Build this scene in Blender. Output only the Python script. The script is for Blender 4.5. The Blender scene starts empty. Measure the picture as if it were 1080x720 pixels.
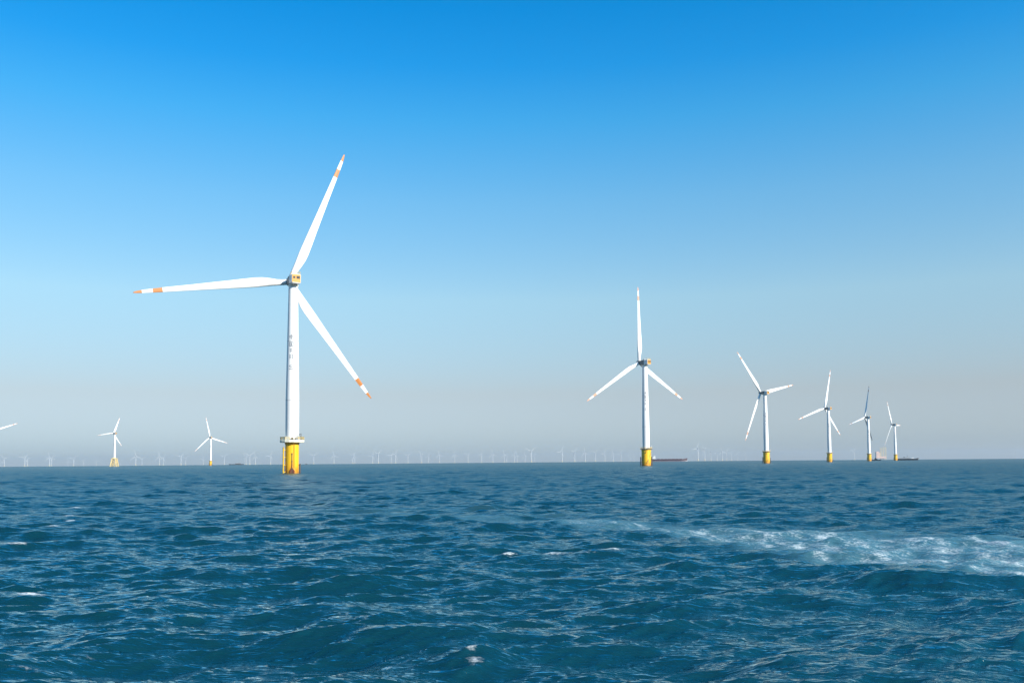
import bpy, math, random
import numpy as np
from mathutils import Vector, Matrix

# ------------------------------------------------------------------ scene, camera, sky, sun
S = bpy.context.scene
COL = S.collection
R = math.radians
RE = 7433000.0                                   # earth radius with refraction: the sea really curves
CAM_H = 5.5826

S.render.engine = 'CYCLES'
S.render.resolution_x, S.render.resolution_y = 1024, 682
S.view_settings.view_transform = 'Standard'
S.view_settings.look = 'None'
S.view_settings.exposure = 0.64
S.view_settings.gamma = 1.0
S.view_settings.use_curve_mapping = False
S.cycles.use_denoising = True
S.cycles.max_bounces = 6
S.cycles.caustics_reflective = False
S.cycles.volume_bounces = 0
S.cycles.sample_clamp_direct = 6.0
S.cycles.sample_clamp_indirect = 4.0

cd = bpy.data.cameras.new('camera')
cam = bpy.data.objects.new('camera', cd)
COL.objects.link(cam)
S.camera = cam
cd.sensor_width = 36.0
cd.lens = 36.0 * 975.44 / 1080.0
cd.shift_y = 62.94 / 1080.0
cd.clip_start = 0.1
cd.clip_end = 80000.0
cam.matrix_world = (Matrix.Translation((0, 0, CAM_H)) @ Matrix.Rotation(R(93.7157), 4, 'X')
                    @ Matrix.Rotation(R(-0.4531), 4, 'Z'))

SUN_AZ, SUN_EL = 131.0, 25.0                     # clockwise from straight ahead (+Y)
w = bpy.data.worlds.new('World')
S.world = w
w.use_nodes = True
nt = w.node_tree
bg = nt.nodes['Background']
sk = nt.nodes.new('ShaderNodeTexSky')
sk.sky_type = 'NISHITA'
sk.sun_disc = False
sk.sun_elevation = R(SUN_EL)
sk.sun_rotation = R(SUN_AZ)
sk.altitude = 0.0
sk.air_density, sk.dust_density, sk.ozone_density = 1.0, 0.3, 3.0
tc = nt.nodes.new('ShaderNodeTexCoord')
sx = nt.nodes.new('ShaderNodeSeparateXYZ')
rp = nt.nodes.new('ShaderNodeValToRGB')          # colour grade of the sky by height above the horizon
rp.color_ramp.interpolation = 'EASE'
GRADE = [(0.0, (.345, .415, .60)), (.0166, (.325, .388, .575)), (.073, (.48, .43, .465)), (.172, (.66, .70, .645)),
         (.272, (.45, .76, .81)), (.35, (.19, .765, .945)), (.40, (.06, .70, 1.0)), (.45, (.015, .66, 1.0)), (.62, (.09, .64, .90)), (1.0, (.3, .6, .8))]
el = rp.color_ramp.elements
while len(el) < len(GRADE):
    el.new(0.5)
for e, (p, c) in zip(el, GRADE):
    e.position = p
for e, (p, c) in zip(sorted(el, key=lambda q: q.position), GRADE):
    e.color = (*c, 1)
rp.color_ramp.interpolation = 'LINEAR'
mx = nt.nodes.new('ShaderNodeMix')
mx.data_type = 'RGBA'
mx.blend_type = 'MULTIPLY'
mx.inputs[0].default_value = 1.0
nt.links.new(tc.outputs['Generated'], sx.inputs[0])
nt.links.new(sx.outputs['Z'], rp.inputs[0])
nt.links.new(sk.outputs[0], mx.inputs[6])
nt.links.new(rp.outputs[0], mx.inputs[7])
r2 = nt.nodes.new('ShaderNodeValToRGB')          # evens the sky out from side to side
for e, (p, c) in zip(r2.color_ramp.elements, [(.25, (.90, .92, .90)), (.75, (1.12, 1.10, 1.06))]):
    e.position = p
    e.color = (*c, 1)
ma = nt.nodes.new('ShaderNodeMath')
ma.operation = 'MULTIPLY_ADD'
ma.inputs[1].default_value = .5
ma.inputs[2].default_value = .5
m2 = nt.nodes.new('ShaderNodeMix')
m2.data_type = 'RGBA'
m2.blend_type = 'MULTIPLY'
m2.inputs[0].default_value = 1.0
nt.links.new(sx.outputs['X'], ma.inputs[0])
nt.links.new(ma.outputs[0], r2.inputs[0])
nt.links.new(mx.outputs[2], m2.inputs[6])
nt.links.new(r2.outputs[0], m2.inputs[7])
nt.links.new(m2.outputs[2], bg.inputs[0])
bg.inputs[1].default_value = 0.146

sl = bpy.data.lights.new('sun', 'SUN')
sl.energy = 4.6
sl.angle = R(0.53)
sl.color = (1.0, 0.93, 0.82)
sun = bpy.data.objects.new('sun', sl)
COL.objects.link(sun)
SV = Vector((math.sin(R(SUN_AZ)) * math.cos(R(SUN_EL)), math.cos(R(SUN_AZ)) * math.cos(R(SUN_EL)), math.sin(R(SUN_EL))))
sun.rotation_euler = SV.to_track_quat('Z', 'Y').to_euler()
sun.location = SV * 600


# ------------------------------------------------------------------ helpers
def zsea(x, y):
    return -(x * x + y * y) / (2 * RE)


def mat(name, col, rough=0.45, metal=0.0, var=0.0, vscale=0.4, spec=0.5):
    m = bpy.data.materials.new(name)
    m.use_nodes = True
    n = m.node_tree.nodes
    l = m.node_tree.links
    b = n['Principled BSDF']
    b.inputs['Base Color'].default_value = (*col, 1)
    b.inputs['Roughness'].default_value = rough
    b.inputs['Metallic'].default_value = metal
    b.inputs['Specular IOR Level'].default_value = spec
    if var > 0:                                   # uneven, weathered paint
        t = n.new('ShaderNodeTexCoord')
        mp = n.new('ShaderNodeMapping')
        mp.inputs['Scale'].default_value = (1, 1, 0.25)
        z = n.new('ShaderNodeTexNoise')
        z.inputs['Scale'].default_value = vscale
        z.inputs['Detail'].default_value = 5
        r = n.new('ShaderNodeValToRGB')
        r.color_ramp.elements[0].position = 0.3
        r.color_ramp.elements[1].position = 0.7
        r.color_ramp.elements[0].color = (*[c * (1 - var) for c in col], 1)
        r.color_ramp.elements[1].color = (*[min(1, c * (1 + var * .3)) for c in col], 1)
        l.new(t.outputs['Object'], mp.inputs[0])
        l.new(mp.outputs[0], z.inputs[0])
        l.new(z.outputs[0], r.inputs[0])
        l.new(r.outputs[0], b.inputs['Base Color'])
    return m


M_WHITE = mat('white_paint', (.80, .80, .79), .4, var=.06, vscale=.15)
M_BLADE = mat('blade_gelcoat', (.82, .82, .81), .35, var=.04, vscale=.1)
M_ORANGE = mat('orange_band_paint', (.52, .19, .045), .45, var=.1)
M_CREAM = mat('cream_deck_paint', (.84, .80, .64), .55, var=.12, vscale=.6)
M_PANEL = mat('orange_panel_paint', (.58, .27, .022), .5, var=.08)
M_HUB = mat('shaded_hub_grey', (.20, .19, .175), .5, var=.15, vscale=.3)  # shade on the hub and nacelle flank, put into the colour
M_PALEBAND = mat('overexposed_band', (.66, .36, .24), .5, var=.1)  # band orange paled to stand for blur and overexposure
M_DARK = mat('dark_opening', (.015, .012, .012), .6)
M_STEEL = mat('dark_steel', (.10, .085, .075), .55, .3, var=.3)
M_GREY = mat('grey_lettering', (.22, .24, .27), .5)
M_RING = mat('flange_joint', (.52, .53, .53), .5)
M_FAR = mat('hazed_white', (.52, .55, .57), .5)  # white greyed so that distance haze is part of the colour
M_SHIPRED = mat('dark_maroon_hull', (.055, .020, .030), .5, var=.2, vscale=.05)
M_SHIPLOW = mat('hazed_hull_bottom', (.20, .16, .18), .5, var=.2, vscale=.05)  # paler grey of reflected haze painted into the lower hull
M_JACKET = mat('yellow_jacket_paint', (.78, .58, .22), .5, var=.1, vscale=.1)
M_NAVY = mat('dark_navy_hull', (.004, .007, .014), .45)
M_SHIPGREY = mat('pale_grey_superstructure', (.45, .48, .50), .5, var=.1)
M_PINK = mat('pale_pink_block', (.72, .52, .45), .6, var=.1, vscale=.1)
M_PALEY = mat('pale_yellow_steel', (.72, .62, .40), .55, var=.1, vscale=.1)
M_TEAK = mat('hatch_paint', (.13, .06, .05), .6, var=.2)


def yellow_mat(name, col, low, z0, z1, patch):
    """Yellow marine coating with rust streaks and a brown splash zone near the water."""
    m = bpy.data.materials.new(name)
    m.use_nodes = True
    n = m.node_tree.nodes
    l = m.node_tree.links
    b = n['Principled BSDF']
    b.inputs['Roughness'].default_value = .45
    t = n.new('ShaderNodeTexCoord')
    s = n.new('ShaderNodeSeparateXYZ')
    l.new(t.outputs['Object'], s.inputs[0])
    mp = n.new('ShaderNodeMapping')
    mp.inputs['Scale'].default_value = (1.2, 1.2, .16)
    z = n.new('ShaderNodeTexNoise')
    z.inputs['Scale'].default_value = .9
    z.inputs['Detail'].default_value = 6
    z.inputs['Roughness'].default_value = .65
    l.new(t.outputs['Object'], mp.inputs[0])
    l.new(mp.outputs[0], z.inputs[0])
    a = n.new('ShaderNodeMapRange')               # height mask
    a.inputs['From Min'].default_value = z0
    a.inputs['From Max'].default_value = z1
    a.inputs['To Min'].default_value = .24
    a.inputs['To Max'].default_value = -.12
    l.new(s.outputs['Z'], a.inputs['Value'])
    ad = n.new('ShaderNodeMath')
    ad.operation = 'ADD'
    l.new(z.outputs[0], ad.inputs[0])
    l.new(a.outputs[0], ad.inputs[1])
    r = n.new('ShaderNodeValToRGB')
    e = r.color_ramp.elements
    e[0].position, e[0].color = .50, (*col, 1)
    e[1].position, e[1].color = .84, (*low, 1)
    k = e.new(.66)
    k.color = (col[0] * .9, col[1] * .68, col[2], 1)
    l.new(ad.outputs[0], r.inputs[0])
    l.new(r.outputs[0], b.inputs['Base Color'])
    return m


M_YEL = yellow_mat('yellow_marine_coating', (.82, .47, .008), (.16, .05, .012), 0.5, 9.0, True)
M_YELD = mat('yellow_rail_paint', (.80, .50, .02), .5, var=.1)


class MB:
    """Collects solids and links them as ONE mesh object."""
    def __init__(self):
        self.v, self.f, self.m, self.s = [], [], [], []

    def add(self, verts, faces, mi=0, smooth=False):
        o = len(self.v)
        self.v += [tuple(p) for p in verts]
        self.f += [tuple(i + o for i in q) for q in faces]
        self.m += [mi] * len(faces)
        self.s += [smooth] * len(faces)

    def box(self, c, d, mi=0, M=None, taper=1.0):
        x, y, z = d[0] / 2, d[1] / 2, d[2] / 2
        vs = []
        for k, t in ((-1, 1.0), (1, taper)):
            vs += [(-x * t, -y * t, k * z), (x * t, -y * t, k * z), (x * t, y * t, k * z), (-x * t, y * t, k * z)]
        vs = [Vector(p) for p in vs]
        if M is not None:
            vs = [M @ p for p in vs]
        vs = [p + Vector(c) for p in vs]
        self.add(vs, [(3, 2, 1, 0), (4, 5, 6, 7), (0, 1, 5, 4), (1, 2, 6, 5), (2, 3, 7, 6), (3, 0, 4, 7)], mi)

    def tube(self, p0, p1, r0, r1=None, n=8, mi=0, caps=True):
        r1 = r0 if r1 is None else r1
        p0, p1 = Vector(p0), Vector(p1)
        q = (p1 - p0).to_track_quat('Z', 'Y')
        vs = []
        for p, r in ((p0, r0), (p1, r1)):
            for i in range(n):
                a = 2 * math.pi * i / n
                vs.append(p + q @ Vector((r * math.cos(a), r * math.sin(a), 0)))
        self.add(vs, [(i, (i + 1) % n, n + (i + 1) % n, n + i) for i in range(n)], mi, n > 6)
        if caps:
            self.add(vs[:n], [tuple(reversed(range(n)))], mi)
            self.add(vs[n:], [tuple(range(n))], mi)

    def lathe(self, prof, n=48, mi=0, axis='Z', c=(0, 0, 0), smooth=True, caps=True, mis=None):
        rows = []
        for r, z in prof:
            row = []
            for i in range(n):
                a = 2 * math.pi * i / n
                p = (r * math.cos(a), r * math.sin(a), z) if axis == 'Z' else (r * math.cos(a), z, -r * math.sin(a))
                row.append(Vector(p) + Vector(c))
            rows.append(row)
        for k in range(len(rows) - 1):
            self.add(rows[k] + rows[k + 1],
                     [(i, (i + 1) % n, n + (i + 1) % n, n + i) for i in range(n)],
                     mis[k] if mis else mi, smooth and abs(prof[k][1] - prof[k + 1][1]) > 1e-6)
        if caps:
            if prof[0][0] > 1e-4:
                self.add(rows[0], [tuple(reversed(range(n)))], mis[0] if mis else mi)
            if prof[-1][0] > 1e-4:
                self.add(rows[-1], [tuple(range(n))], mis[-1] if mis else mi)

    def ring(self, r, z, t, n=40, mi=0):
        for i in range(n):
            a, b = 2 * math.pi * i / n, 2 * math.pi * (i + 1) / n
            self.tube((r * math.cos(a), r * math.sin(a), z), (r * math.cos(b), r * math.sin(b), z), t, n=5, mi=mi, caps=False)

    def build(self, name, mats, parent=None, weld=True):
        me = bpy.data.meshes.new(name)
        me.from_pydata(self.v, [], self.f)
        for m in (mats if isinstance(mats, (list, tuple)) else [mats]):
            me.materials.append(m)
        me.polygons.foreach_set('material_index', self.m)
        me.polygons.foreach_set('use_smooth', self.s)
        me.update()
        o = bpy.data.objects.new(name, me)
        COL.objects.link(o)
        if parent:
            o.parent = parent
        return o


def tag(o, label=None, cat=None, group=None, kind=None):
    if label:
        o['label'] = label
    if cat:
        o['category'] = cat
    if group:
        o['group'] = group
    if kind:
        o['kind'] = kind
    return o


def empty(name, loc, rz=0.0):
    o = bpy.data.objects.new(name, None)
    COL.objects.link(o)
    o.location = loc
    o.rotation_euler = (0, 0, rz)
    o.empty_display_size = 2
    return o


def children_of(o):
    return [c for c in COL.objects if c.parent == o]


def copy_tree(o, parent=None):
    c = o.copy()
    COL.objects.link(c)
    c.parent = parent
    for k in children_of(o):
        copy_tree(k, c)
    return c


# ------------------------------------------------------------------ sea
def build_sea():
    rng = np.random.default_rng(11)
    # rows of growing distance, columns dense over the view and coarse behind
    rr = [1.5]
    while rr[-1] < 23000:
        r = rr[-1]
        d = max(0.09, 0.0032 * r)
        if r > 1000:
            d = 0.0032 * r * (1 + (r - 1000) / 500)
        rr.append(r + min(d, 900))
    rr = np.array(rr)
    dr = np.gradient(rr)
    front = np.radians(np.arange(-36, 36.001, 0.056))
    back = np.radians(np.linspace(36, 324, 150)[1:-1])
    th = np.concatenate([front, back])
    nf, nc, nr = len(front), len(th), len(rr)
    X0 = (rr[:, None] * np.sin(th)[None, :]).astype(np.float32)
    Y0 = (rr[:, None] * np.cos(th)[None, :]).astype(np.float32)
    DX = np.zeros_like(X0)
    DY = np.zeros_like(X0)
    Z = np.zeros_like(X0)
    # wind sea: random plane waves, long swell to short chop
    N = 210
    lam = np.exp(np.linspace(math.log(34.0), math.log(0.2), N) + rng.normal(0, .03, N))
    dl = math.log(34.0 / .2) / N
    lost = np.zeros(nr)
    wind = R(163.0)                                # travelling towards, clockwise from +Y
    for L in lam:
        k = 2 * math.pi / L
        B = (0.0175 if 3 < L < 14 else .0105) * math.exp(-1.1 * (L / 13.0) ** 2)
        if L < 3:
            B *= 1.9
        if L < 2.4:
            B *= 1.5
        if L < 1.4:
            B *= 1.35
        a = math.sqrt(2 * B * dl) / k
        spread = R(26 if L > 11 else 30 if L > 1.5 else 23)
        ph, ang = rng.uniform(0, 2 * math.pi), wind + rng.normal(0, spread)
        dx, dy = math.sin(ang), math.cos(ang)
        for sl_, dd in ((slice(0, nf), np.maximum(dr, rr * R(0.056)*1.5)), (slice(nf, nc), np.maximum(dr, rr * R(1.9)))):
            wgt = np.clip((L / dd - 1.8) / 2.0, 0, 1)
            wgt = wgt * np.clip((6000 - rr) / 3000, 0, 1)
            if sl_.start == 0:
                lost += (1 - wgt) * B * dl
            n = int((wgt > 0).sum())
            if n == 0:
                continue
            p = k * (X0[:n, sl_] * np.float32(dx) + Y0[:n, sl_] * np.float32(dy)) + np.float32(ph)
            p = p.astype(np.float32)
            wa = (wgt[:n, None] * a).astype(np.float32)
            Z[:n, sl_] += wa * np.cos(p)
            s = wa * np.sin(p) * np.float32(.85 if L > 3 else .55)
            DX[:n, sl_] -= s * np.float32(dx)
            DY[:n, sl_] -= s * np.float32(dy)
    # foam: turbulent boat wake curving in from the right, plus pale patches
    near = np.array([(-40, 112), (-16.2, 99.0), (-5.7, 91.1), (3.3, 82.0), (8.3, 74.7), (12.2, 66.9), (14.5, 57.5), (16.5, 50.9),
                     (19.1, 47.2), (21.2, 44.7), (23.2, 42.4), (24.5, 41.1), (34, 30)])
    far = np.array([(-40, 116), (-17.2, 104.6), (-6.2, 99.4), (3.6, 90.0), (9.6, 86.4), (14.9, 81.8), (20, 78.8), (24.7, 76.1),
                    (29.8, 73.4), (33, 69.2), (35.9, 65.5), (38.1, 63.7), (50, 54)])
    sl2 = (rr > 20) & (rr < 130)
    XX, YY = X0[sl2][:, :nf], Y0[sl2][:, :nf]

    def sdist(poly):                               # signed distance, positive beyond the line
        best = np.full(XX.shape, 1e9, np.float32)
        sg = np.zeros(XX.shape, np.float32)
        tt = np.zeros(XX.shape, np.float32)
        for i in range(len(poly) - 1):
            ax, ay = poly[i]
            bx, by = poly[i + 1]
            ux, uy = bx - ax, by - ay
            t = np.clip(((XX - ax) * ux + (YY - ay) * uy) / (ux * ux + uy * uy), 0, 1)
            d = np.hypot(XX - ax - t * ux, YY - ay - t * uy)
            c = ux * (YY - ay) - uy * (XX - ax)
            m = d < best
            best[m] = d[m]
            sg[m] = np.sign(c)[m]
            tt[m] = (i + t)[m]
        return best * sg, tt
    dn, tn = sdist(near)
    df, tf = sdist(far)
    along = np.clip((tn - 0.2) / 5.0, 0, 1)        # fades out to the left
    width = np.maximum(dn - df, 2.0)
    inside = np.clip(dn / (0.10 * width + .3) + .3, 0, 1) * np.clip(-df / (0.35 * width), 0, 1)
    edge = np.exp(-((dn - 1.2) / 1.6) ** 2)
    lift = np.zeros_like(Z)
    for (px, py, sa, sb, h) in ((-20.8, 39.3, 1.3, .6, .4), (1.5, 52.9, 4.2, 1.1, .45), (5.2, 53.6, 2.6, 1.0, .4), (-1.3, 55.6, 2.8, 1.0, .4),
                                (19.5, 41.0, 7.5, 1.6, .75), (12.5, 46.0, 5.5, 1.5, .6), (-1.2, 26.3, .9, 1.8, .35), (-3.6, 29.5, 3.0, 1.2, .55),
                                (-46, 93, 7, 2.4, .7), (-13, 62, 7, 2.0, .5), (3, 60, 9, 1.8, .5), (-8, 48, 4, 1.2, .35), (9, 33, 4, 1.1, .35)):
        # steeper on the side towards the boat
        dyy = Y0 - py - .02 * (X0 - px) ** 2 / sa
        lift += .62 * h * np.exp(-((X0 - px) / sa) ** 2 - np.where(dyy < 0, (dyy / (sb * .75)) ** 2, (dyy / (sb * 1.6)) ** 2))
    Z += lift
    foam = np.zeros_like(X0)
    # patchy, streaked along the wake
    md = np.zeros_like(XX)
    for _ in range(26):
        L = math.exp(rng.uniform(math.log(.9), math.log(6)))
        ang = R(-25) + R(90) + rng.normal(0, .55)
        md += L ** .1 * np.sin(2 * math.pi / L * (XX * math.sin(ang) + YY * math.cos(ang)) + rng.uniform(0, 6.3))
    md = np.clip(.98 + .07 * md / md.std(), .7, 1.2).astype(np.float32)
    foam[np.ix_(np.where(sl2)[0], np.arange(nf))] = md * np.maximum(along ** .25 * inside * .57, edge * .60 * np.clip((tn - 4.0) / 5, 0, 1))
    for (px, py, sa, sb, am) in ((-29.4, 112.7, 3.5, 4, .45), (-35.1, 98.1, 9, 2.5, .36),
                                 (-119.9, 503, 5.5, 6, .5), (-14, 108, 12, 3, .3), (2, 96, 10, 2.5, .32)):
        foam = np.maximum(foam, am * np.exp(-(((X0 - px) / sa) ** 2 + ((Y0 - py) / sb) ** 2)))
    milk = foam.copy()
    for (px, py, sa, sb, am) in ((-13.2, 25.8, 1.8, .5, .54), (-12.3, 27.2, 1.6, .4, .5), (-6.6, 24.8, 1.3, .4, .54), (-9.0, 33.5, 1.6, .3, .42)):
        foam = np.maximum(foam, am * np.exp(-(((X0 - px) / sa) ** 2 + ((Y0 - py) / sb) ** 2)))
    # breaking crests: foam sits on the highest water found near each spot and spills down its near face
    for (px, py, half, am) in ((-20.0, 39.2, 1.0, .80), (-19.6, 38.3, .6, .72), (-40.5, 82.1, 1.0, .76), (-43.4, 88.7, .9, .76), (-43.5, 92.9, 1.4, .74), (-55.2, 116.6, 1.4, .76),
                               (-53.0, 102.2, 1.2, .74), (-33.3, 63.5, 1.6, .72), (-1.3, 55.3, 1.4, .70), (1.5, 52.7, 1.6, .74), (5.2, 53.4, 1.4, .74),
                               (-1.4, 26.9, .34, .70), (-1.25, 24.9, .4, .66), (3.4, 53.0, 1.2, .62)):
        am, half = am - .03, half * 1.35
        win = (np.abs(X0 - px) < half * .5) & (np.abs(Y0 - py) < .018 * py + .35)
        zz = np.where(win, Z, -9)
        k = np.unravel_index(np.argmax(zz), zz.shape)
        cx, cy, cz = X0[k], Y0[k], Z[k]
        g = np.exp(-((X0 - cx) / half) ** 2) * np.exp(-np.where(Y0 < cy, ((Y0 - cy) / (.55 + .008 * py)) ** 2, ((Y0 - cy) / .3) ** 2))
        foam = np.maximum(foam, am * g * np.clip(1.15 - (cz - Z) / .5, 0, 1))
    Z -= (X0.astype(np.float64) ** 2 + Y0.astype(np.float64) ** 2) / (2 * RE)
    # crests of steep chop carry a little foam of their own
    co = np.stack([X0 + DX, Y0 + DY, Z], -1).reshape(-1, 3).astype(np.float32)
    nv = nr * nc + 1
    co = np.vstack([co, np.array([[0, 0, 0]], np.float32)])
    i = np.arange(nr - 1)[:, None]
    j = np.arange(nc)[None, :]
    j2 = (j + 1) % nc
    quads = np.stack([i * nc + j, (i + 1) * nc + j, (i + 1) * nc + j2, i * nc + j2], -1)
    quads = np.broadcast_to(quads, (nr - 1, nc, 4)).reshape(-1, 4)[:, ::-1]
    tris = np.stack([np.full(nc, nv - 1), np.arange(nc), (np.arange(nc) + 1) % nc], -1)[:, ::-1]
    me = bpy.data.meshes.new('sea')
    me.vertices.add(nv)
    me.vertices.foreach_set('co', co.ravel())
    nl = quads.size + tris.size
    me.loops.add(nl)
    me.loops.foreach_set('vertex_index', np.concatenate([quads.ravel(), tris.ravel()]).astype(np.int32))
    npoly = len(quads) + len(tris)
    me.polygons.add(npoly)
    ls = np.concatenate([np.arange(len(quads)) * 4, len(quads) * 4 + np.arange(len(tris)) * 3]).astype(np.int32)
    me.polygons.foreach_set('loop_start', ls)
    me.polygons.foreach_set('use_smooth', np.ones(npoly, bool))
    me.update(calc_edges=True)
    fa = me.attributes.new('foam', 'FLOAT', 'POINT')
    fa.data.foreach_set('value', np.concatenate([foam.ravel(), [0]]).astype(np.float32))
    mk = me.attributes.new('bubbles', 'FLOAT', 'POINT')
    mk.data.foreach_set('value', np.concatenate([milk.ravel(), [0]]).astype(np.float32))
    ro = np.clip(.05 + 1.0 * np.maximum(np.sqrt(lost) - .18, 0), .05, .5)
    ra = me.attributes.new('chop', 'FLOAT', 'POINT')
    ra.data.foreach_set('value', np.concatenate([np.repeat(ro, nc), [.1]]).astype(np.float32))
    o = bpy.data.objects.new('sea', me)
    COL.objects.link(o)
    o['kind'] = 'structure'
    me.materials.append(sea_material())
    return o


def sea_material():
    m = bpy.data.materials.new('sea_water')
    m.use_nodes = True
    n = m.node_tree.nodes
    l = m.node_tree.links
    n.remove(n['Principled BSDF'])
    out = n['Material Output']
    body = n.new('ShaderNodeBsdfDiffuse')             # light coming back out of the water
    body.inputs['Color'].default_value = (.0015, .034, .047, 1)
    gl = n.new('ShaderNodeBsdfGlossy')                # the mirrored sky
    gl.distribution = 'GGX'
    gl.inputs['Color'].default_value = (.87, 1.0, .98, 1)
    fr = n.new('ShaderNodeFresnel')
    fr.inputs['IOR'].default_value = 1.72
    b = n.new('ShaderNodeMixShader')
    cap = n.new('ShaderNodeMapRange')                 # rough water never mirrors fully at a glancing angle
    cap.inputs['From Min'].default_value = .06
    cap.inputs['From Max'].default_value = .19
    cap.inputs['To Min'].default_value = .92
    cap.inputs['To Max'].default_value = .38
    mn = n.new('ShaderNodeMath')
    mn.operation = 'MINIMUM'
    l.new(fr.outputs[0], mn.inputs[0])
    l.new(cap.outputs[0], mn.inputs[1])
    l.new(mn.outputs[0], b.inputs[0])
    l.new(body.outputs[0], b.inputs[1])
    l.new(gl.outputs[0], b.inputs[2])
    at = n.new('ShaderNodeAttribute')
    at.attribute_name = 'chop'
    l.new(at.outputs['Fac'], gl.inputs['Roughness'])
    l.new(at.outputs['Fac'], cap.inputs['Value'])
    t = n.new('ShaderNodeTexCoord')
    # ripples too small for the mesh
    n1 = n.new('ShaderNodeTexNoise')
    n1.inputs['Scale'].default_value = 1.7
    n1.inputs['Detail'].default_value = 3
    n1.inputs['Roughness'].default_value = .6
    mp = n.new('ShaderNodeMapping')
    mp.inputs['Rotation'].default_value = (0, 0, R(-28))
    mp.inputs['Scale'].default_value = (.30, 1.7, 1)
    l.new(t.outputs['Object'], mp.inputs[0])
    l.new(mp.outputs[0], n1.inputs[0])
    n3 = n.new('ShaderNodeTexNoise')
    n3.inputs['Scale'].default_value = 9.0
    n3.inputs['Detail'].default_value = 3
    n3.inputs['Roughness'].default_value = .55
    l.new(mp.outputs[0], n3.inputs[0])
    b0 = n.new('ShaderNodeBump')
    b0.inputs['Strength'].default_value = 1.0
    b0.inputs['Distance'].default_value = .016
    l.new(n3.outputs[0], b0.inputs['Height'])
    bp = n.new('ShaderNodeBump')
    bp.inputs['Strength'].default_value = 1.0
    bp.inputs['Distance'].default_value = .17
    l.new(n1.outputs[0], bp.inputs['Height'])
    l.new(b0.outputs[0], bp.inputs['Normal'])
    for q in (body, gl, fr):
        l.new(bp.outputs[0], q.inputs['Normal'])
    # foam
    fo = n.new('ShaderNodeAttribute')
    fo.attribute_name = 'foam'
    n2 = n.new('ShaderNodeTexNoise')
    n2.inputs['Scale'].default_value = 2.2
    n2.inputs['Detail'].default_value = 8
    n2.inputs['Roughness'].default_value = .68
    n2.inputs['Distortion'].default_value = 1.2
    mp2 = n.new('ShaderNodeMapping')
    mp2.inputs['Scale'].default_value = (.8, 1.3, 1)
    l.new(t.outputs['Object'], mp2.inputs[0])
    l.new(mp2.outputs[0], n2.inputs[0])
    mr = n.new('ShaderNodeMath')
    mr.operation = 'SUBTRACT'
    n4 = n.new('ShaderNodeTexNoise')                  # lacy break-up
    n4.inputs['Scale'].default_value = 7.5
    n4.inputs['Detail'].default_value = 5
    n4.inputs['Roughness'].default_value = .7
    l.new(mp2.outputs[0], n4.inputs[0])
    av = n.new('ShaderNodeMix')
    av.inputs[0].default_value = .5
    l.new(n2.outputs[0], av.inputs[2])
    l.new(n4.outputs[0], av.inputs[3])
    l.new(av.outputs[0], mr.inputs[0])
    mr.inputs[1].default_value = 1.02
    ad = n.new('ShaderNodeMath')
    ad.operation = 'ADD'
    l.new(mr.outputs[0], ad.inputs[0])
    l.new(fo.outputs['Fac'], ad.inputs[1])
    sm = n.new('ShaderNodeMapRange')
    sm.interpolation_type = 'SMOOTHSTEP'
    sm.inputs['From Min'].default_value = .0
    sm.inputs['From Max'].default_value = .34
    l.new(ad.outputs[0], sm.inputs['Value'])
    fb = n.new('ShaderNodeBsdfPrincipled')
    fb.inputs['Base Color'].default_value = (.74, .78, .78, 1)
    fb.inputs['Roughness'].default_value = .7
    mil = n.new('ShaderNodeBsdfDiffuse')              # water clouded with fine bubbles
    mil.inputs['Color'].default_value = (.16, .36, .44, 1)
    mf = n.new('ShaderNodeMath')
    mf.operation = 'MULTIPLY'
    mf.use_clamp = True
    mf.inputs[1].default_value = .95
    mk = n.new('ShaderNodeAttribute')
    mk.attribute_name = 'bubbles'
    l.new(mk.outputs['Fac'], mf.inputs[0])
    mm = n.new('ShaderNodeMath')
    mm.operation = 'MULTIPLY'
    l.new(mf.outputs[0], mm.inputs[0])
    l.new(n2.outputs[0], mm.inputs[1])
    bm_ = n.new('ShaderNodeMixShader')
    l.new(mm.outputs[0], bm_.inputs[0])
    l.new(b.outputs[0], bm_.inputs[1])
    l.new(mil.outputs[0], bm_.inputs[2])
    ms = n.new('ShaderNodeMixShader')
    l.new(sm.outputs[0], ms.inputs[0])
    l.new(bm_.outputs[0], ms.inputs[1])
    l.new(fb.outputs[0], ms.inputs[2])
    l.new(ms.outputs[0], out.inputs['Surface'])
    return m


build_sea()


# ------------------------------------------------------------------ sea haze
def build_haze():
    mb = MB()
    zb, zt = -39.0, 197.0
    mb.box((0, 0, (zb + zt) / 2), (48000, 48000, zt - zb))
    m = bpy.data.materials.new('sea_haze')
    m.use_nodes = True
    n = m.node_tree.nodes
    l = m.node_tree.links
    n.remove(n['Principled BSDF'])
    v = n.new('ShaderNodeVolumePrincipled')
    v.inputs['Color'].default_value = (.74, .86, .98, 1)
    v.inputs['Density'].default_value = 3.4e-5
    v.inputs['Anisotropy'].default_value = 0.25
    l.new(v.outputs[0], n['Material Output'].inputs['Volume'])
    o = mb.build('haze', m)
    o['kind'] = 'stuff'
    o['label'] = 'thin pale haze lying over the sea towards the horizon'
    o['category'] = 'haze'


build_haze()


# ------------------------------------------------------------------ wind turbine parts
HUB, BR, OV, TILT, CONE = 105.0, 80.0, 8.23, R(5.0), R(2.2)


def tower_radius(z):
    return 3.6 + (2.5 - 3.6) * max(0, min(1, (z - 40) / 62)) if z > 40 else 3.6


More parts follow.
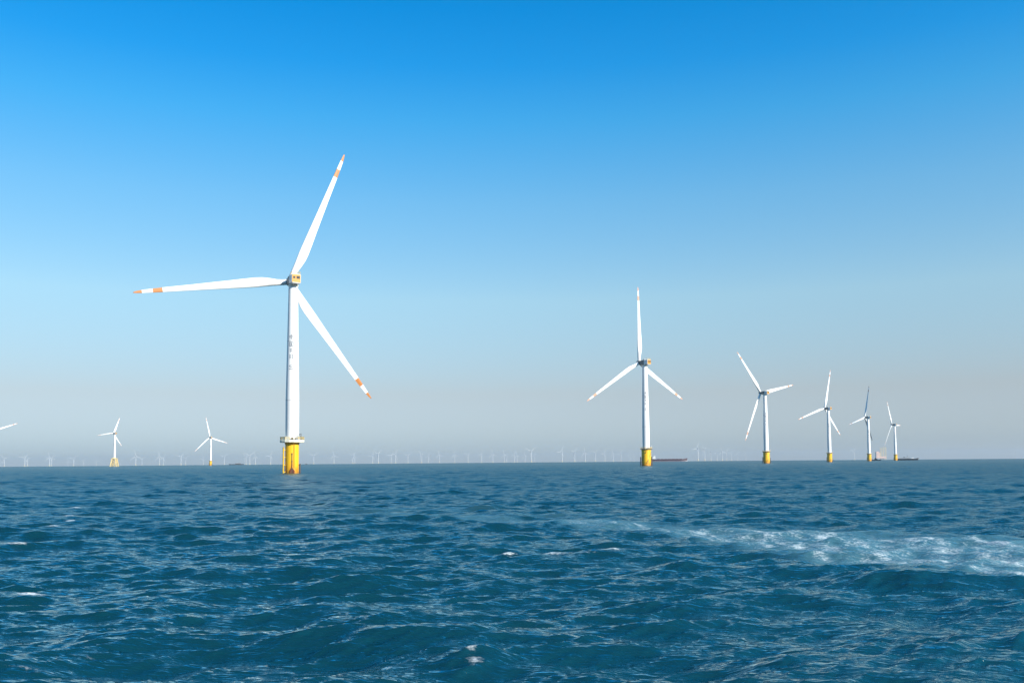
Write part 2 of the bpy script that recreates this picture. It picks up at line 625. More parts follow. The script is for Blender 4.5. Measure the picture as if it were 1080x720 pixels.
def blade_mesh():
    st = [(.018, 3.2, 1.0, -14), (.05, 3.2, 1.0, -14), (.085, 3.5, .86, -14), (.13, 4.3, .6, -13), (.18, 5.1, .40, -11.5), (.225, 5.3, .31, -10),
          (.30, 5.0, .27, -8), (.40, 4.4, .24, -6), (.52, 3.8, .22, -4), (.64, 3.2, .20, -2.5), (.75, 2.75, .19, -1.2),
          (.82, 2.45, .18, -.6), (.88, 2.1, .18, -.2), (.946, 1.6, .17, 0), (.975, 1.2, .17, 0), (.992, .75, .17, 0), (1.0, .2, .2, 0)]
    n = 22
    rows = []
    for s, c, th, tw in st:
        circ = max(0, min(1, (.15 - s) / .09))
        row = []
        for i in range(n):
            a = 2 * math.pi * i / n
            cx, cy = -math.cos(a) * c / 2, math.sin(a) * c / 2
            u = (1 - math.cos(a)) / 2                 # 0 leading edge .. 1 trailing edge
            prof = 2.6 * (.2969 * math.sqrt(u) - .126 * u - .3516 * u * u + .2843 * u ** 3 - .1015 * u ** 4) * 2
            ax, ay = (u - .32) * c, math.copysign(prof * th * c * .95, math.sin(a)) + .02 * c * math.sin(math.pi * u)
            x, y = cx * circ + ax * (1 - circ), cy * circ + ay * (1 - circ)
            t = R(tw)
            row.append(Vector((x * math.cos(t) - y * math.sin(t), x * math.sin(t) + y * math.cos(t), s * BR)))
        rows.append(row)
    mb = MB()
    for k in range(len(rows) - 1):
        s = (st[k][0] + st[k + 1][0]) / 2
        mi = 1 if (.82 < s < .88 or s > .946) else 0
        mb.add(rows[k] + rows[k + 1], [(i, (i + 1) % n, n + (i + 1) % n, n + i) for i in range(n)], mi, True)
    mb.add(rows[-1], [tuple(range(n))], 1)
    o = mb.build('blade', [M_BLADE, M_ORANGE])
    # weld rows so that the shading runs smoothly along the blade
    import bmesh
    bm = bmesh.new()
    bm.from_mesh(o.data)
    bmesh.ops.remove_doubles(bm, verts=bm.verts, dist=1e-4)
    bmesh.ops.recalc_face_normals(bm, faces=bm.faces)
    bm.to_mesh(o.data)
    bm.free()
    me = o.data
    bpy.data.objects.remove(o)
    return me


BLADE = blade_mesh()
BLADE_PALE = BLADE.copy()                       # the same blade with overexposure and blur put into the tip bands
BLADE_PALE.materials[1] = M_PALEBAND


def lettering(parent, bearing):
    """Five grey characters painted down the tower; too small in the photo to read."""
    G = [(73.6, [(-.9, .7, .9, .7), (-.9, -.3, .9, -.3), (-.9, -.3, -.9, .7), (.9, -.3, .9, .7), (0, -1.3, 0, 1.4)]),
         (69.7, [(-1.1, 1.1, 1.1, 1.1), (-1.1, -1.2, 1.1, -1.2), (-1.1, -1.2, -1.1, 1.1), (1.1, -1.2, 1.1, 1.1), (-.6, .5, .6, .5), (-.6, -.1, .6, -.1), (-.6, -.7, .6, -.7), (0, -.7, 0, .5)]),
         (66.3, [(-1.0, .6, .6, .9), (-.8, -.2, .9, -.2), (-.2, -1.1, -.2, .6)]),
         (62.8, [(-1.1, .8, -.2, .8), (-.7, -1.1, -.7, 1.2), (-1.1, -.2, -.2, -.2), (.2, 1.0, 1.1, .6), (.6, -1.1, .6, 1.2), (.2, -.3, 1.2, -.6)]),
         (57.2, [(-.9, .9, .9, .9), (-.7, 0, .7, 0), (-1.2, -1.0, 1.2, -1.0), (-.9, .9, -.9, .2)])]
    for zc, strokes in G:
        mb = MB()
        for (x0, y0, x1, y1) in strokes:
            n = 5
            dx, dy = x1 - x0, y1 - y0
            L = math.hypot(dx, dy)
            px, py = -dy / L * .17, dx / L * .17
            vs = []
            for i in range(n + 1):
                for sg in (-1, 1):
                    u = x0 + dx * i / n + px * sg
                    z = zc + y0 + dy * i / n + py * sg
                    r = tower_radius(z) + .03
                    a = bearing - u / r
                    vs.append((r * math.sin(a), r * math.cos(a), z))
            mb.add(vs, [(2 * i, 2 * i + 1, 2 * i + 3, 2 * i + 2) for i in range(n)])
        mb.build('painted_character', M_GREY, parent)


def build_tower(root, z0):
    mb = MB()
    zs = [z0 + .3, 40, 55, 71, 86, 101.6]
    mb.lathe([(tower_radius(z), z) for z in zs], 56)
    t = mb.build('tower', M_WHITE, root)
    for z in (39.5, 71.5, z0 + .4):
        f = MB()
        r = tower_radius(z) + .06
        f.lathe([(r - .3, z - .16), (r, z - .16), (r, z + .16), (r - .3, z + .16), (r - .3, z - .16)], 56, caps=False)
        f.build('flange_ring', M_RING, t)
    lettering(t, R(181))
    return t


def build_nacelle(root):
    """Long axis along local Y, rotor to +Y, rear to -Y."""
    mb = MB()
    zc = HUB
    prof = [(-6.4, 2.35, 2.35), (-6.0, 2.6, 2.6), (-1.5, 2.6, 2.6), (2.0, 2.6, 2.6), (4.6, 2.2, 2.2), (5.5, 1.9, 1.9)]
    rows = []
    for y, hw, hh in prof:
        ch = .5
        rows.append([Vector((sx_ * (hw - (ch if a else 0)), y, zc + sz * (hh - (0 if a else ch))))
                     for sx_, sz, a in ((1, -1, 1), (1, -1, 0), (1, 1, 0), (1, 1, 1), (-1, 1, 1), (-1, 1, 0), (-1, -1, 0), (-1, -1, 1))])
    for k in range(len(rows) - 1):
        mb.add(rows[k] + rows[k + 1], [(i, 8 + i, 8 + (i + 1) % 8, (i + 1) % 8) for i in range(8)], 1 if k >= 2 else 0)  # front flanks carry the same painted shade as the hub
    mb.add(rows[0], [tuple(range(8))])
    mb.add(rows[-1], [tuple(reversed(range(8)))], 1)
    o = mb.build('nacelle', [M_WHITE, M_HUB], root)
    y = MB()
    y.lathe([(2.5, 101.6), (2.75, 101.7), (2.75, 102.5)], 40)
    y.build('yaw_ring', M_CREAM, o)
    p = MB()
    p.box((0, -6.46, zc + .1), (4.6, .1, 4.3), 0)
    r = p.build('rear_panel', M_PANEL, o)
    for cx, wd, hh in ((-1.15, 1.2, 1.1), (1.0, 1.8, 1.5)):
        v = MB()
        v.box((cx, -6.53, zc + .6), (wd, .06, hh), 0)
        for i in range(4):
            v.box((cx, -6.58, zc + .6 - hh / 2 + hh * (i + .5) / 4), (wd, .05, .06), 1)
        v.build('vent', [M_DARK, M_STEEL], r)
    h = MB()                                         # hoist platform rail on the rear roof
    for x in (-2.2, 2.2):
        for yy in (-6.2, -4.6, -3.0):
            h.tube((x, yy, zc + 2.58), (x, yy, zc + 3.7), .06, n=6)
        for zz in (3.15, 3.7):
            h.tube((x, -6.2, zc + zz), (x, -3.0, zc + zz), .06, n=6)
    for zz in (3.15, 3.7):
        h.tube((-2.2, -6.2, zc + zz), (2.2, -6.2, zc + zz), .06, n=6)
    h.build('hoist_rail', M_YELD, o)
    c = MB()
    c.box((0, -.6, zc + 3.05), (3.2, 1.3, .95))
    c.build('roof_cooler', M_SHIPGREY, o)
    a = MB()
    a.tube((.9, -2.0, zc + 2.55), (.9, -2.0, zc + 5.0), .07, .05, 6)
    a.tube((.4, -2.0, zc + 4.6), (1.4, -2.0, zc + 4.6), .05, n=6)
    a.build('wind_mast', M_STEEL, o)
    return o


def hub_mesh():
    mb = MB()
    mb.lathe([(1.7, -2.6), (2.15, -2.2), (2.3, -1.2), (2.3, .9), (2.1, 1.9), (1.5, 2.8), (.7, 3.3), (.01, 3.45)], 32, axis='Y', caps=False)
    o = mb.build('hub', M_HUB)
    me = o.data
    bpy.data.objects.remove(o)
    return me


HUBM = hub_mesh()


def rotor_matrix(heading):
    ax = Matrix.Rotation(-heading, 4, 'Z') @ Matrix.Rotation(TILT, 4, 'X')
    c = Vector((0, 0, HUB)) + ax.to_3x3() @ Vector((0, OV, 0))
    return Matrix.Translation(c) @ ax


def set_pose(root, parts, heading, phase, pitch, rs):
    for o in parts['nacelle']:
        o.rotation_euler = (0, 0, -heading)
    rm = rotor_matrix(heading)
    parts['hub'][0].matrix_local = rm
    for k, b in enumerate(parts['blade']):
        b.matrix_local = (rm @ Matrix.Rotation(phase + k * 2 * math.pi / 3, 4, 'Y') @ Matrix.Rotation(-CONE, 4, 'X')
                          @ Matrix.Rotation(-pitch, 4, 'Z') @ Matrix.Diagonal((1, 1, rs, 1)))


def parts_of(root):
    d = {}
    for c in children_of(root):
        d.setdefault(c.name.split('.')[0], []).append(c)
    return d


def build_foundation_near(root):
    """Slim yellow pile under a wide cream deck."""
    mb = MB()
    mb.lathe([(3.62, -9), (3.62, 15.6), (3.95, 16.2), (3.95, 16.6)], 64)
    f = mb.build('foundation', M_YEL, root)
    bl = MB()                                        # boat landing on the left flank, seen as a ladder of stubs
    b0 = R(247)
    for off in (-.9, .9):
        px, py = 4.6 * math.sin(b0) + off * math.cos(b0), 4.6 * math.cos(b0) - off * math.sin(b0)
        bl.tube((px, py, -4), (px, py, 14.2), .26, n=10)
        for z in (.8, 4.6, 8.6, 12.6):
            qx, qy = 3.4 * math.sin(b0) + off * .8 * math.cos(b0), 3.4 * math.cos(b0) - off * .8 * math.sin(b0)
            bl.tube((px, py, z), (qx, qy, z), .2, n=8)
    for k in range(40):
        z = -2 + k * .4
        bl.tube((4.5 * math.sin(b0) - .4 * math.cos(b0), 4.5 * math.cos(b0) + .4 * math.sin(b0), z),
                (4.5 * math.sin(b0) + .4 * math.cos(b0), 4.5 * math.cos(b0) - .4 * math.sin(b0), z), .05, n=5)
    bl.build('boat_landing', M_YELD, f)
    fd = MB()                                        # short dark fenders by the water on the right
    b1 = R(82)
    for off in (-.8, .8):
        px, py = 4.3 * math.sin(b1) + off * math.cos(b1), 4.3 * math.cos(b1) - off * math.sin(b1)
        fd.tube((px, py, -3), (px, py, 5.2), .3, n=10)
        for z in (.6, 4.6):
            fd.tube((px, py, z), (px * .75, py * .75, z), .2, n=8)
    fd.build('fender', M_STEEL, f)
    jt = MB()
    b2 = R(166)
    px, py = 3.85 * math.sin(b2), 3.85 * math.cos(b2)
    jt.tube((px, py, -4), (px, py, 11.0), .17, n=10)
    for z in (2.5, 6.5, 10.5):
        jt.box((px * .97, py * .97, z), (.7, .7, .25), 0, Matrix.Rotation(-b2, 3, 'Z'))
    jt.build('cable_pipe', M_STEEL, f)
    ld = MB()
    b3 = R(150)
    for off in (-.28, .28):
        px, py = 3.95 * math.sin(b3) + off * math.cos(b3), 3.95 * math.cos(b3) - off * math.sin(b3)
        ld.tube((px, py, 3), (px, py, 16.4), .09, n=6)
    for k in range(44):
        z = 3.2 + k * .3
        ld.tube((3.95 * math.sin(b3) - .28 * math.cos(b3), 3.95 * math.cos(b3) + .28 * math.sin(b3), z),
                (3.95 * math.sin(b3) + .28 * math.cos(b3), 3.95 * math.cos(b3) - .28 * math.sin(b3), z), .035, n=5)
    ld.build('ladder', M_YELD, f)
    an = MB()                                        # rusty anode cage at the water line
    for k in range(7):
        a = R(148 + k * 6)
        z1 = 3.4 - abs(k - 3) * .55
        an.tube((3.75 * math.sin(a), 3.75 * math.cos(a), -1.5), (3.75 * math.sin(a), 3.75 * math.cos(a), z1), .22, n=7)
    an.build('anode_cage', mat('rust', (.17, .05, .02), .8, var=.4, vscale=1.0), f)
    # deck with solid cream guard panels
    d = MB()
    d.lathe([(3.3, 16.6), (6.35, 16.62), (6.5, 16.9), (6.5, 17.9), (6.3, 18.0), (3.3, 18.0)], 16, smooth=False, caps=False)
    dk = d.build('platform', M_CREAM, root)
    g = MB()
    n = 16
    for i in range(n):
        a0, a1 = 2 * math.pi * i / n, 2 * math.pi * (i + 1) / n
        p0, p1 = Vector((6.35 * math.cos(a0), 6.35 * math.sin(a0), 0)), Vector((6.35 * math.cos(a1), 6.35 * math.sin(a1), 0))
        g.tube(p0 + Vector((0, 0, 18)), p0 + Vector((0, 0, 19.6)), .07, n=6)
        for z in (18.85, 19.6):
            g.tube(p0 + Vector((0, 0, z)), p1 + Vector((0, 0, z)), .06, n=6)
    g.build('railing', M_YELD, dk)
    gp = MB()
    for i in range(n):
        am = math.degrees((i + .5) * 2 * math.pi / n)
        if 280 < am < 350:
            continue
        a0, a1 = 2 * math.pi * (i + .06) / n, 2 * math.pi * (i + .94) / n
        q0 = Vector((6.28 * math.cos(a0), 6.28 * math.sin(a0), 18.85))
        q1 = Vector((6.28 * math.cos(a1), 6.28 * math.sin(a1), 18.85))
        c = (q0 + q1) / 2
        gp.box(c, ((q1 - q0).length, .05, 1.45), 0, Matrix.Rotation(math.atan2((q1 - q0).y, (q1 - q0).x), 3, 'Z'))
    gp.build('guard_panel', M_CREAM, dk)
    cb = MB()
    cb.box((3.9, -3.4, 18.9), (1.3, 1.0, 1.8))
    cb.build('equipment_cabinet', M_SHIPGREY, dk)
    cb = MB()
    cb.box((1.2, -5.0, 18.6), (.9, .7, 1.2))
    cb.build('equipment_cabinet', M_STEEL, dk)
    dv = MB()
    dv.tube((5.3, -2.2, 18), (5.3, -2.2, 21.4), .16, n=8)
    dv.tube((5.3, -2.2, 21.3), (3.2, -4.6, 20.3), .12, n=8)
    dv.tube((5.3, -2.2, 19.6), (4.3, -3.3, 20.8), .07, n=6)
    dv.tube((3.2, -4.6, 20.3), (3.2, -4.6, 19.2), .03, n=5)
    dv.build('davit_crane', M_STEEL, dk)
    return 18.0


def build_foundation_far(root):
    """Broad yellow transition piece with a narrow railed deck."""
    mb = MB()
    mb.lathe([(4.6, -9), (4.6, 3.0), (4.8, 3.2), (4.8, 15.8), (5.0, 16.3), (5.0, 16.5)], 56)
    f = mb.build('foundation', M_YEL, root)
    for b0, top in ((R(262), 9.0), (R(112), 7.5)):
        bl = MB()
        for off in (-.9, .9):
            px, py = 5.9 * math.sin(b0) + off * math.cos(b0), 5.9 * math.cos(b0) - off * math.sin(b0)
            bl.tube((px, py, -4), (px, py, top), .28, n=8)
            for z in (1.0, 4.4, 7.4):
                bl.tube((px, py, z), (px * .8, py * .8, z), .2, n=7)
        bl.build('boat_landing', M_STEEL, f)
    for k in range(14):                              # small dark brackets and hatches over the shell
        a, z = R(110 + (k * 53) % 150), 2.5 + (k * 3.7) % 12.5
        ld = MB()
        ld.box((4.85 * math.sin(a), 4.85 * math.cos(a), z), (.9, .35, .7), 0, Matrix.Rotation(-a, 3, 'Z'))
        ld.build('bracket', M_STEEL, f)
    d = MB()
    d.lathe([(3.3, 16.5), (5.9, 16.52), (6.0, 16.7), (6.0, 17.1), (5.9, 17.2), (3.3, 17.2)], 24, smooth=False, caps=False)
    dk = d.build('platform', M_STEEL, root)
    g = MB()
    for z in (17.9, 18.6):
        g.ring(5.85, z, .08, 24)
    for i in range(24):
        a = 2 * math.pi * i / 24
        g.tube((5.85 * math.cos(a), 5.85 * math.sin(a), 17.2), (5.85 * math.cos(a), 5.85 * math.sin(a), 18.6), .07, n=5)
    g.build('railing', M_YELD, dk)
    cb = MB()
    cb.box((2.6, -4.3, 18.0), (1.3, 1.0, 1.6))
    cb.build('equipment_cabinet', M_CREAM, dk)
    cb = MB()
    cb.box((-1.5, -4.7, 17.8), (1.6, .8, 1.2))
    cb.build('equipment_cabinet', M_CREAM, dk)
    dv = MB()
    dv.tube((5.2, -1.8, 17.2), (5.2, -1.8, 20.6), .16, n=8)
    dv.tube((5.2, -1.8, 20.5), (6.6, -3.8, 20.0), .12, n=8)
    dv.build('davit_crane', M_WHITE, dk)
    return 17.2


def build_jacket(root):
    """Four-legged braced yellow jacket."""
    mb = MB()
    b, t, z0, z1 = 11.5, 6.0, -12, 24
    def leg(i, z):
        k = (z - z0) / (z1 - z0)
        h = b + (t - b) * k
        return Vector(((1, 1, -1, -1)[i] * h, (1, -1, -1, 1)[i] * h, z))
    for i in range(4):
        mb.tube(leg(i, z0), leg(i, z1), 1.1, n=10)
        j = (i + 1) % 4
        for za, zb in ((-4, 10), (10, 23)):
            mb.tube(leg(i, za), leg(j, zb), .6, n=8)
            mb.tube(leg(j, za), leg(i, zb), .6, n=8)
        mb.tube(leg(i, 10), leg(j, 10), .6, n=8)
    f = mb.build('foundation', M_JACKET, root)
    d = MB()
    d.box((0, 0, 24.6), (16, 16, 1.6))
    d.box((0, 0, 26.4), (10, 10, 2.2), taper=.75)
    d.build('platform', M_JACKET, root)
    return 27.2


def make_turbine(label, xy, heading, phase, found, pitch=0.0, s=1.0, rs=1.0):
    x, y = xy
    root = empty('wind_turbine', (x, y, zsea(x, y)))
    root.scale = (s, s, s)
    z0 = found(root)
    build_tower(root, z0)
    build_nacelle(root)
    h = bpy.data.objects.new('hub', HUBM)
    COL.objects.link(h)
    h.parent = root
    for k in range(3):
        b = bpy.data.objects.new('blade', BLADE if found is build_foundation_near else BLADE_PALE)
        COL.objects.link(b)
        b.parent = root
    set_pose(root, parts_of(root), heading, phase, pitch, rs)
    tag(root, label, 'wind turbine', 'large wind turbines standing in the sea')
    return root


def copy_turbine(src, label, xy, heading, phase, pitch=0.0, s=1.0, rs=1.0):
    r = copy_tree(src)
    x, y = xy
    r.location = (x, y, zsea(x, y))
    r.scale = (s, s, s)
    set_pose(r, parts_of(r), heading, phase, pitch, rs)
    r['label'] = label
    return r


make_turbine('largest white turbine, slim yellow pile under a wide cream deck, grey characters on its tower', (-119.92, 504.06),
             R(-27.4), R(21.57), build_foundation_near, R(-2), 1.008, 1.014)
T2 = make_turbine('second largest white turbine, one blade straight up, dark red cargo ship behind its base', (136.38, 943.67),
                  R(-35.9), R(117.27), build_foundation_far, R(4), 1.005, .971)
copy_turbine(T2, 'third largest white turbine, two blades raised in a wide V', (382.82, 1396.35),
             R(-33.2), R(78.98), R(4), 1.011, .963)
copy_turbine(T2, 'fourth largest white turbine, one blade nearly upright, nothing moored beside its yellow base', (614.56, 1795.47),
             R(-34.5), R(12.31), R(4), .985, .984)
copy_turbine(T2, 'white turbine with a dark shaded upper blade, small dark tug beside its base', (858.34, 2228.98),
             R(-45.1), R(15.42), R(98), .999, .994)
copy_turbine(T2, 'white turbine with a long dark vessel lying beside its yellow base', (1120.28, 2709.21),
             R(-46.7), R(90.61), R(10), .994, .951)
copy_turbine(T2, 'small white turbine with a slim yellow base near the low dark barge', (-1140.32, 3500.37),
             R(-44.5), R(105.81), R(4), 1.005, .971)
copy_turbine(T2, 'white turbine of which only one blade tip is visible', (-1540.84, 2725.15),
             R(-37.6), R(70.67), R(4), 1.0, 1.0)
make_turbine('small white turbine on a wide pale yellow braced jacket', (-1292.49, 3008.44),
             R(-54.7), R(20.86), build_jacket, R(20), 1.021, .66)


# ------------------------------------------------------------------ distant turbines along the horizon
def far_turbine_mesh(seed):
    rg = random.Random(seed)
    mb = MB()
    mb.lathe([(4.2, -8), (4.2, 17)], 8, 1)
    mb.lathe([(3.4, 17), (2.4, 102)], 8, 0)
    h = R(-45 + rg.uniform(-14, 10))
    RZ = Matrix.Rotation(-h, 3, 'Z')
    mb.box(Vector((0, 0, HUB)), (5, 12, 5), 0, RZ)
    rm = rotor_matrix(h)
    ph = rg.uniform(0, 2 * math.pi / 3)
    c = rm.translation
    mb.box(c, (4, 4, 4), 0, RZ)
    for k in range(3):
        m = rm @ Matrix.Rotation(ph + k * 2 * math.pi / 3, 4, 'Y')
        vs = []
        for s, wd, t in ((.02, 2.4, 1.2), (.22, 3.2, .6), (.6, 2.0, .35), (.99, .7, .15)):
            for dx, dy in ((-.35, 0), (0, t), (.65, 0), (0, -t)):
                vs.append(m @ Vector((dx * wd, dy, s * BR)))
        fs = []
        for q in range(3):
            fs += [(q * 4 + i, q * 4 + (i + 1) % 4, q * 4 + 4 + (i + 1) % 4, q * 4 + 4 + i) for i in range(4)]
        mb.add(vs, fs + [(12, 13, 14, 15)], 0)
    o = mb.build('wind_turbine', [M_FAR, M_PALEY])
    me = o.data
    bpy.data.objects.remove(o)
    return me


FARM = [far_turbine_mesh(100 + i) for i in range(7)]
G_L = ('tiny faint turbine on the horizon near the braced jacket turbine and dark barge', 'distant turbines left of the largest one')
G_M = ('tiny pale turbine on the horizon close beside the largest turbine, towards the second largest', 'distant turbines right of the largest one')
G_C = ('tiny pale turbine on the horizon midway between the two largest turbines', 'distant turbines along the middle horizon')
G_V = ('tiny white turbine in the even horizon row leading up to the cargo ship stern', 'distant turbines left of the cargo ship')
G_R = ('tiny faint turbine in the cluster off the cargo ship bow', 'distant turbines right of the cargo ship')
FAR = [(-28.901, 21205), (-28.743, 13568), (-27.764, 12751), (-27.625, 14209), (-26.555, 12622), (-26.461, 14075), (-25.631, 20748),
       (-25.344, 14797), (-24.838, 20647), (-24.181, 19106), (-22.923, 20418), (-22.121, 11030), (-21.792, 16393), (-20.85, 12107),
       (-20.644, 15257), (-19.687, 12021), (-19.426, 15152), (-18.454, 16092), (-17.278, 13260), (-16.043, 13180), (-15.826, 11175),
       (-15.499, 13147), (-14.623, 11710), (-12.105, 12246), (-10.903, 12196), (-9.778, 12155), (-9.658, 14560), (-8.582, 12115),
       (-8.231, 10339), (-7.464, 12799), (-7.187, 10846), (-6.434, 12773), (-5.598, 11396), (-5.178, 14426), (-4.513, 12021),
       (-3.567, 12008), (-2.741, 12711), (-1.914, 12704), (-1.21, 11346), (-.505, 12698), (-.358, 14372), (.117, 13488), (.294, 14372),
       (.781, 14373), (1.175, 8908), (1.38, 15366), (3.063, 9324), (3.842, 10257), (4.49, 10795), (5.12, 11388), (5.691, 12043),
       (6.208, 12768), (6.678, 12779), (7.227, 15471), (7.464, 16598), (11.322, 8029), (11.722, 8716), (12.088, 11592), (12.447, 12985),
       (12.754, 11028), (13.017, 11633), (13.295, 13832), (13.667, 15757), (14.138, 16916), (20.257, 12063), (28.495, 17181)]
rg = random.Random(5)
for i, (az, D) in enumerate(FAR):
    x, y = D * math.sin(R(az)), D * math.cos(R(az))
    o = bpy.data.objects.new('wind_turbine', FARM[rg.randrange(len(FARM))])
    COL.objects.link(o)
    o.location = (x, y, zsea(x, y))
    g = G_L if az < -14 else G_M if az < -5.3 else G_C if az < 2 else G_V if az < 8 else G_R
    lab, grp = g
    if az == 1.175:
        lab = 'brightest of the tiny horizon turbines, mid-way between the two largest turbines'
    elif az == 11.322:
        lab = 'tallest of the tiny turbines in the cluster off the cargo ship bow'
    elif az == 20.257:
        lab = 'tiny faint turbine alone on the horizon beside the turbine with the dark shaded blade'
    elif az == 28.495:
        lab = 'tiny faint turbine alone on the horizon well beyond the long dark vessel'
    tag(o, lab, 'wind turbine', grp)


# ------------------------------------------------------------------ vessels
def hull(mb, L, W, h_stern, h_mid, h_bow, draft, mi=0, mi_low=1, zsplit=.3, bow=.16, n=24):
    """Ship hull along +X (bow), with flared bow and rounded stern."""
    rows = []
    for i in range(n + 1):
        u = i / n
        x = -L / 2 + L * u
        wd = W / 2 * min(1, (1 - u) / bow) ** .6 if u > 1 - bow else W / 2 * (min(1, .72 + u * 4) if u < .07 else 1)
        wd = max(wd, .05)
        sh = h_mid + (h_bow - h_mid) * max(0, (u - .86) / .14) ** 1.3 + (h_stern - h_mid) * max(0, (.12 - u) / .12)
        zz = [-draft, zsplit * sh, sh]
        xo = [-.02 * L * max(0, (u - .85) / .15), -.01 * L * max(0, (u - .85) / .15), 0]
        rows.append([Vector((x + xo[k], -wd * (.8, .95, 1)[k], zz[k])) for k in range(3)]
                    + [Vector((x + xo[k], wd * (.8, .95, 1)[k], zz[k])) for k in (2, 1, 0)])
    for i in range(n):
        vs = rows[i] + rows[i + 1]
        mb.add(vs, [(0, 6, 7, 1), (4, 10, 11, 5)], mi_low)
        mb.add(vs, [(1, 7, 8, 2), (2, 8, 9, 3), (3, 9, 10, 4)], mi)
    mb.add(rows[0], [(0, 1, 2, 3, 4, 5)], mi)
    mb.add(rows[-1], [(5, 4, 3, 2, 1, 0)], mi)


def at(az, D):
    x, y = D * math.sin(R(az)), D * math.cos(R(az))
    return (x, y, zsea(x, y))


def cargo_ship():
    az = 9.58
    r = empty('cargo_ship', at(az, 5000), R(-az))
    tag(r, 'long low dark red cargo ship on the horizon behind the second largest turbine', 'ship')
    h = MB()
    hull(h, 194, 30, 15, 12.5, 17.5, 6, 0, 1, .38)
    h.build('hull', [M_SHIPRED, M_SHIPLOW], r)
    s = MB()
    s.box((-78, 0, 19), (16, 26, 10))
    s.box((-78, 0, 26), (12, 22, 6))
    s.box((-76, 0, 30.2), (9, 30, 2.6))
    b = s.build('superstructure', M_WHITE, r)
    wn = MB()
    wn.box((-71.45, 0, 30.4), (.1, 27, 1.2))
    wn.build('bridge_window', M_DARK, b)
    f = MB()
    f.box((-89, 0, 20), (7, 8, 14), taper=.85)
    f.build('funnel', M_SHIPRED, r)
    for i in range(7):
        c = MB()
        c.box((-55 + i * 19.5, 0, 13.4), (15, 18, 1.7), taper=.94)
        c.build('hatch_cover', M_TEAK, r)
    m = MB()
    m.tube((84, 0, 14), (84, 0, 27), .5, .3, 6)
    m.tube((-76, 0, 31), (-76, 0, 38), .5, .3, 6)
    m.build('mast', M_SHIPGREY, r)
    w_ = MB()
    w_.lathe([(.3, -.4), (3.5, .6), (2.6, 2.4), (.4, 3.4)], 12, c=(94, -2, 0))
    w_.lathe([(.3, -.4), (3.0, .5), (2.0, 1.6), (.3, 2.2)], 12, c=(89, -10, 0))
    w_.build('bow_wave', M_WHITE, r)


def patrol_vessel():
    az = math.degrees(math.atan((955.5 - 540) / 975.44))
    r = empty('patrol_vessel', at(az, 3100), R(-az))
    tag(r, 'long dark vessel with pale stepped superstructure beside a yellow turbine base', 'ship')
    h = MB()
    hull(h, 64, 10, 5.4, 5.0, 7.2, 2.5, 0, 0, .3, .3)
    h.build('hull', M_NAVY, r)
    s = MB()
    s.box((-6, 0, 6.6), (26, 8, 3.2))
    s.box((0, 0, 9.2), (13, 7, 2.4))
    s.box((3, 0, 11.3), (6, 6, 2.0), taper=.85)
    s.build('superstructure', M_SHIPGREY, r)
    s = MB()
    s.box((15.5, 0, 6.4), (8, 5, 2.4), taper=.7)
    s.build('deck_house', M_WHITE, r)
    m = MB()
    m.tube((0, 0, 10), (0, 0, 17), .35, .15, 6)
    m.tube((-2, 0, 13.5), (2, 0, 13.5), .12, n=5)
    m.build('mast', M_STEEL, r)
    f = MB()
    f.box((-9, 0, 8.4), (4, 4, 3.4), taper=.8)
    f.build('funnel', M_NAVY, r)


def tug():
    az = math.degrees(math.atan((923 - 540) / 975.44))
    r = empty('tug_boat', at(az, 2950), R(-az) + math.pi)
    tag(r, 'small dark tug low on the water in front of the pale jack-up platform', 'boat')
    h = MB()
    hull(h, 25, 8, 3.0, 2.8, 4.2, 2, 0, 0, .3, .3)
    h.build('hull', M_NAVY, r)
    s = MB()
    s.box((1.5, 0, 4.1), (8, 5, 2.6))
    s.box((2.5, 0, 6.3), (4, 4, 2.0), taper=.85)
    s.build('wheelhouse', M_STEEL, r)
    m = MB()
    m.tube((1.5, 0, 6.5), (1.5, 0, 9.5), .15, .08, 6)
    m.build('mast', M_STEEL, r)


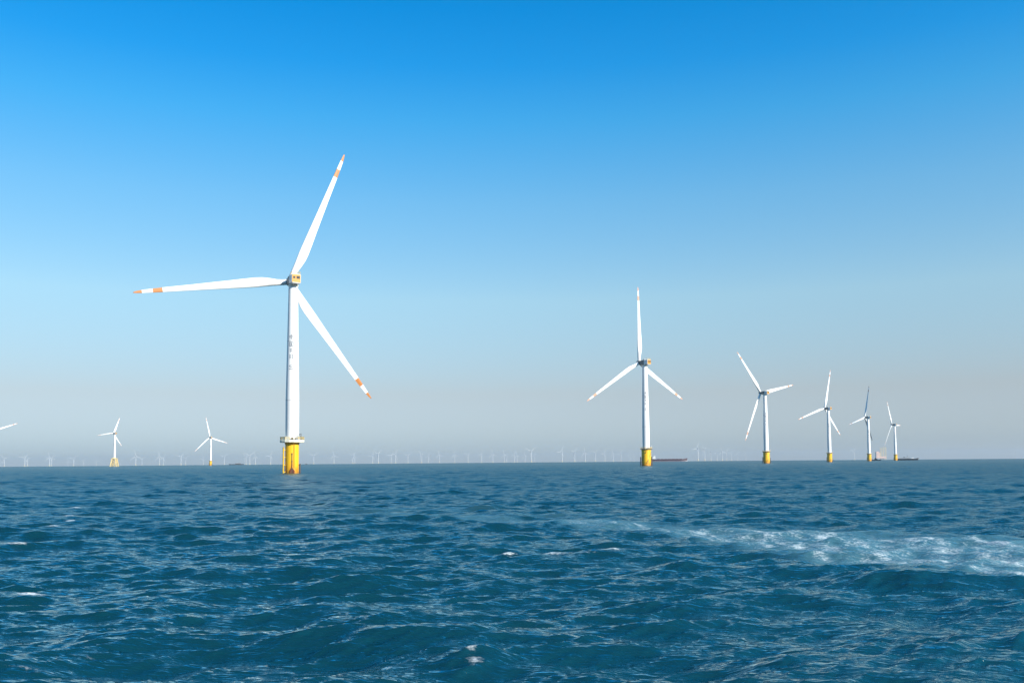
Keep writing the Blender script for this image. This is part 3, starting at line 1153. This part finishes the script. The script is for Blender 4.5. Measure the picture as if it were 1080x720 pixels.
def jackup():
    az = math.degrees(math.atan((927.6 - 540) / 975.44))
    r = empty('jack_up_platform', at(az, 7600), R(-az) + R(12))
    tag(r, 'pale pink and yellow jack-up platform with tall legs, faint behind the small tug', 'platform')
    h = MB()
    h.box((0, 0, 15), (74, 40, 9))
    h.box((0, 0, 21), (66, 36, 3))
    h.build('deck', M_PINK, r)
    for x in (4, 21, 37):
        for y in (-15, 15):
            l_ = MB()
            for dx, dy in ((-1.6, -1.6), (1.6, -1.6), (1.6, 1.6), (-1.6, 1.6)):
                l_.tube((x + dx, y + dy, -20), (x + dx, y + dy, 98 - (x % 5) * 2), .45, n=6)
            for k in range(18):
                z = -10 + k * 6
                l_.tube((x - 1.6, y - 1.6, z), (x + 1.6, y - 1.6, z + 6), .22, n=5)
                l_.tube((x - 1.6, y + 1.6, z + 6), (x + 1.6, y + 1.6, z), .22, n=5)
            l_.build('leg', M_PALEY, r)
    a = MB()
    a.box((-22, 0, 38), (26, 32, 32))
    a.box((-24, 0, 58), (18, 26, 9))
    a.build('accommodation_block', M_PINK, r)
    c = MB()
    c.tube((-4, 0, 22), (-4, 0, 60), 2, 1.6, 10)
    c.tube((-4, 0, 58), (-8, 0, 96), .8, .5, 8)
    c.build('crane', M_PALEY, r)


def barge():
    az = math.degrees(math.atan((249.5 - 540) / 975.44))
    r = empty('barge', at(az, 6300), R(-az))
    tag(r, 'low black barge with a heaped cargo on the horizon', 'ship')
    h = MB()
    hull(h, 92, 22, 5.5, 4.6, 6.0, 3, 0, 0, .4, .1)
    h.build('hull', M_NAVY, r)
    s = MB()
    s.box((10, 0, 7.0), (38, 16, 4.8), taper=.9)
    s.build('cargo_heap', M_STEEL, r)


def small_boat():
    az = math.degrees(math.atan((323.2 - 540) / 975.44))
    r = empty('work_boat', at(az, 4200), R(-az))
    tag(r, 'tiny dark boat on the horizon close by the largest yellow turbine base', 'boat')
    h = MB()
    hull(h, 13, 4.5, 2.0, 1.8, 2.6, 1.2, 0, 0, .4, .3)
    h.build('hull', M_NAVY, r)
    s = MB()
    s.box((-1, 0, 3.2), (4.5, 3.2, 2.6), taper=.85)
    s.build('wheelhouse', M_STEEL, r)


cargo_ship()
patrol_vessel()
tug()
jackup()
barge()
small_boat()
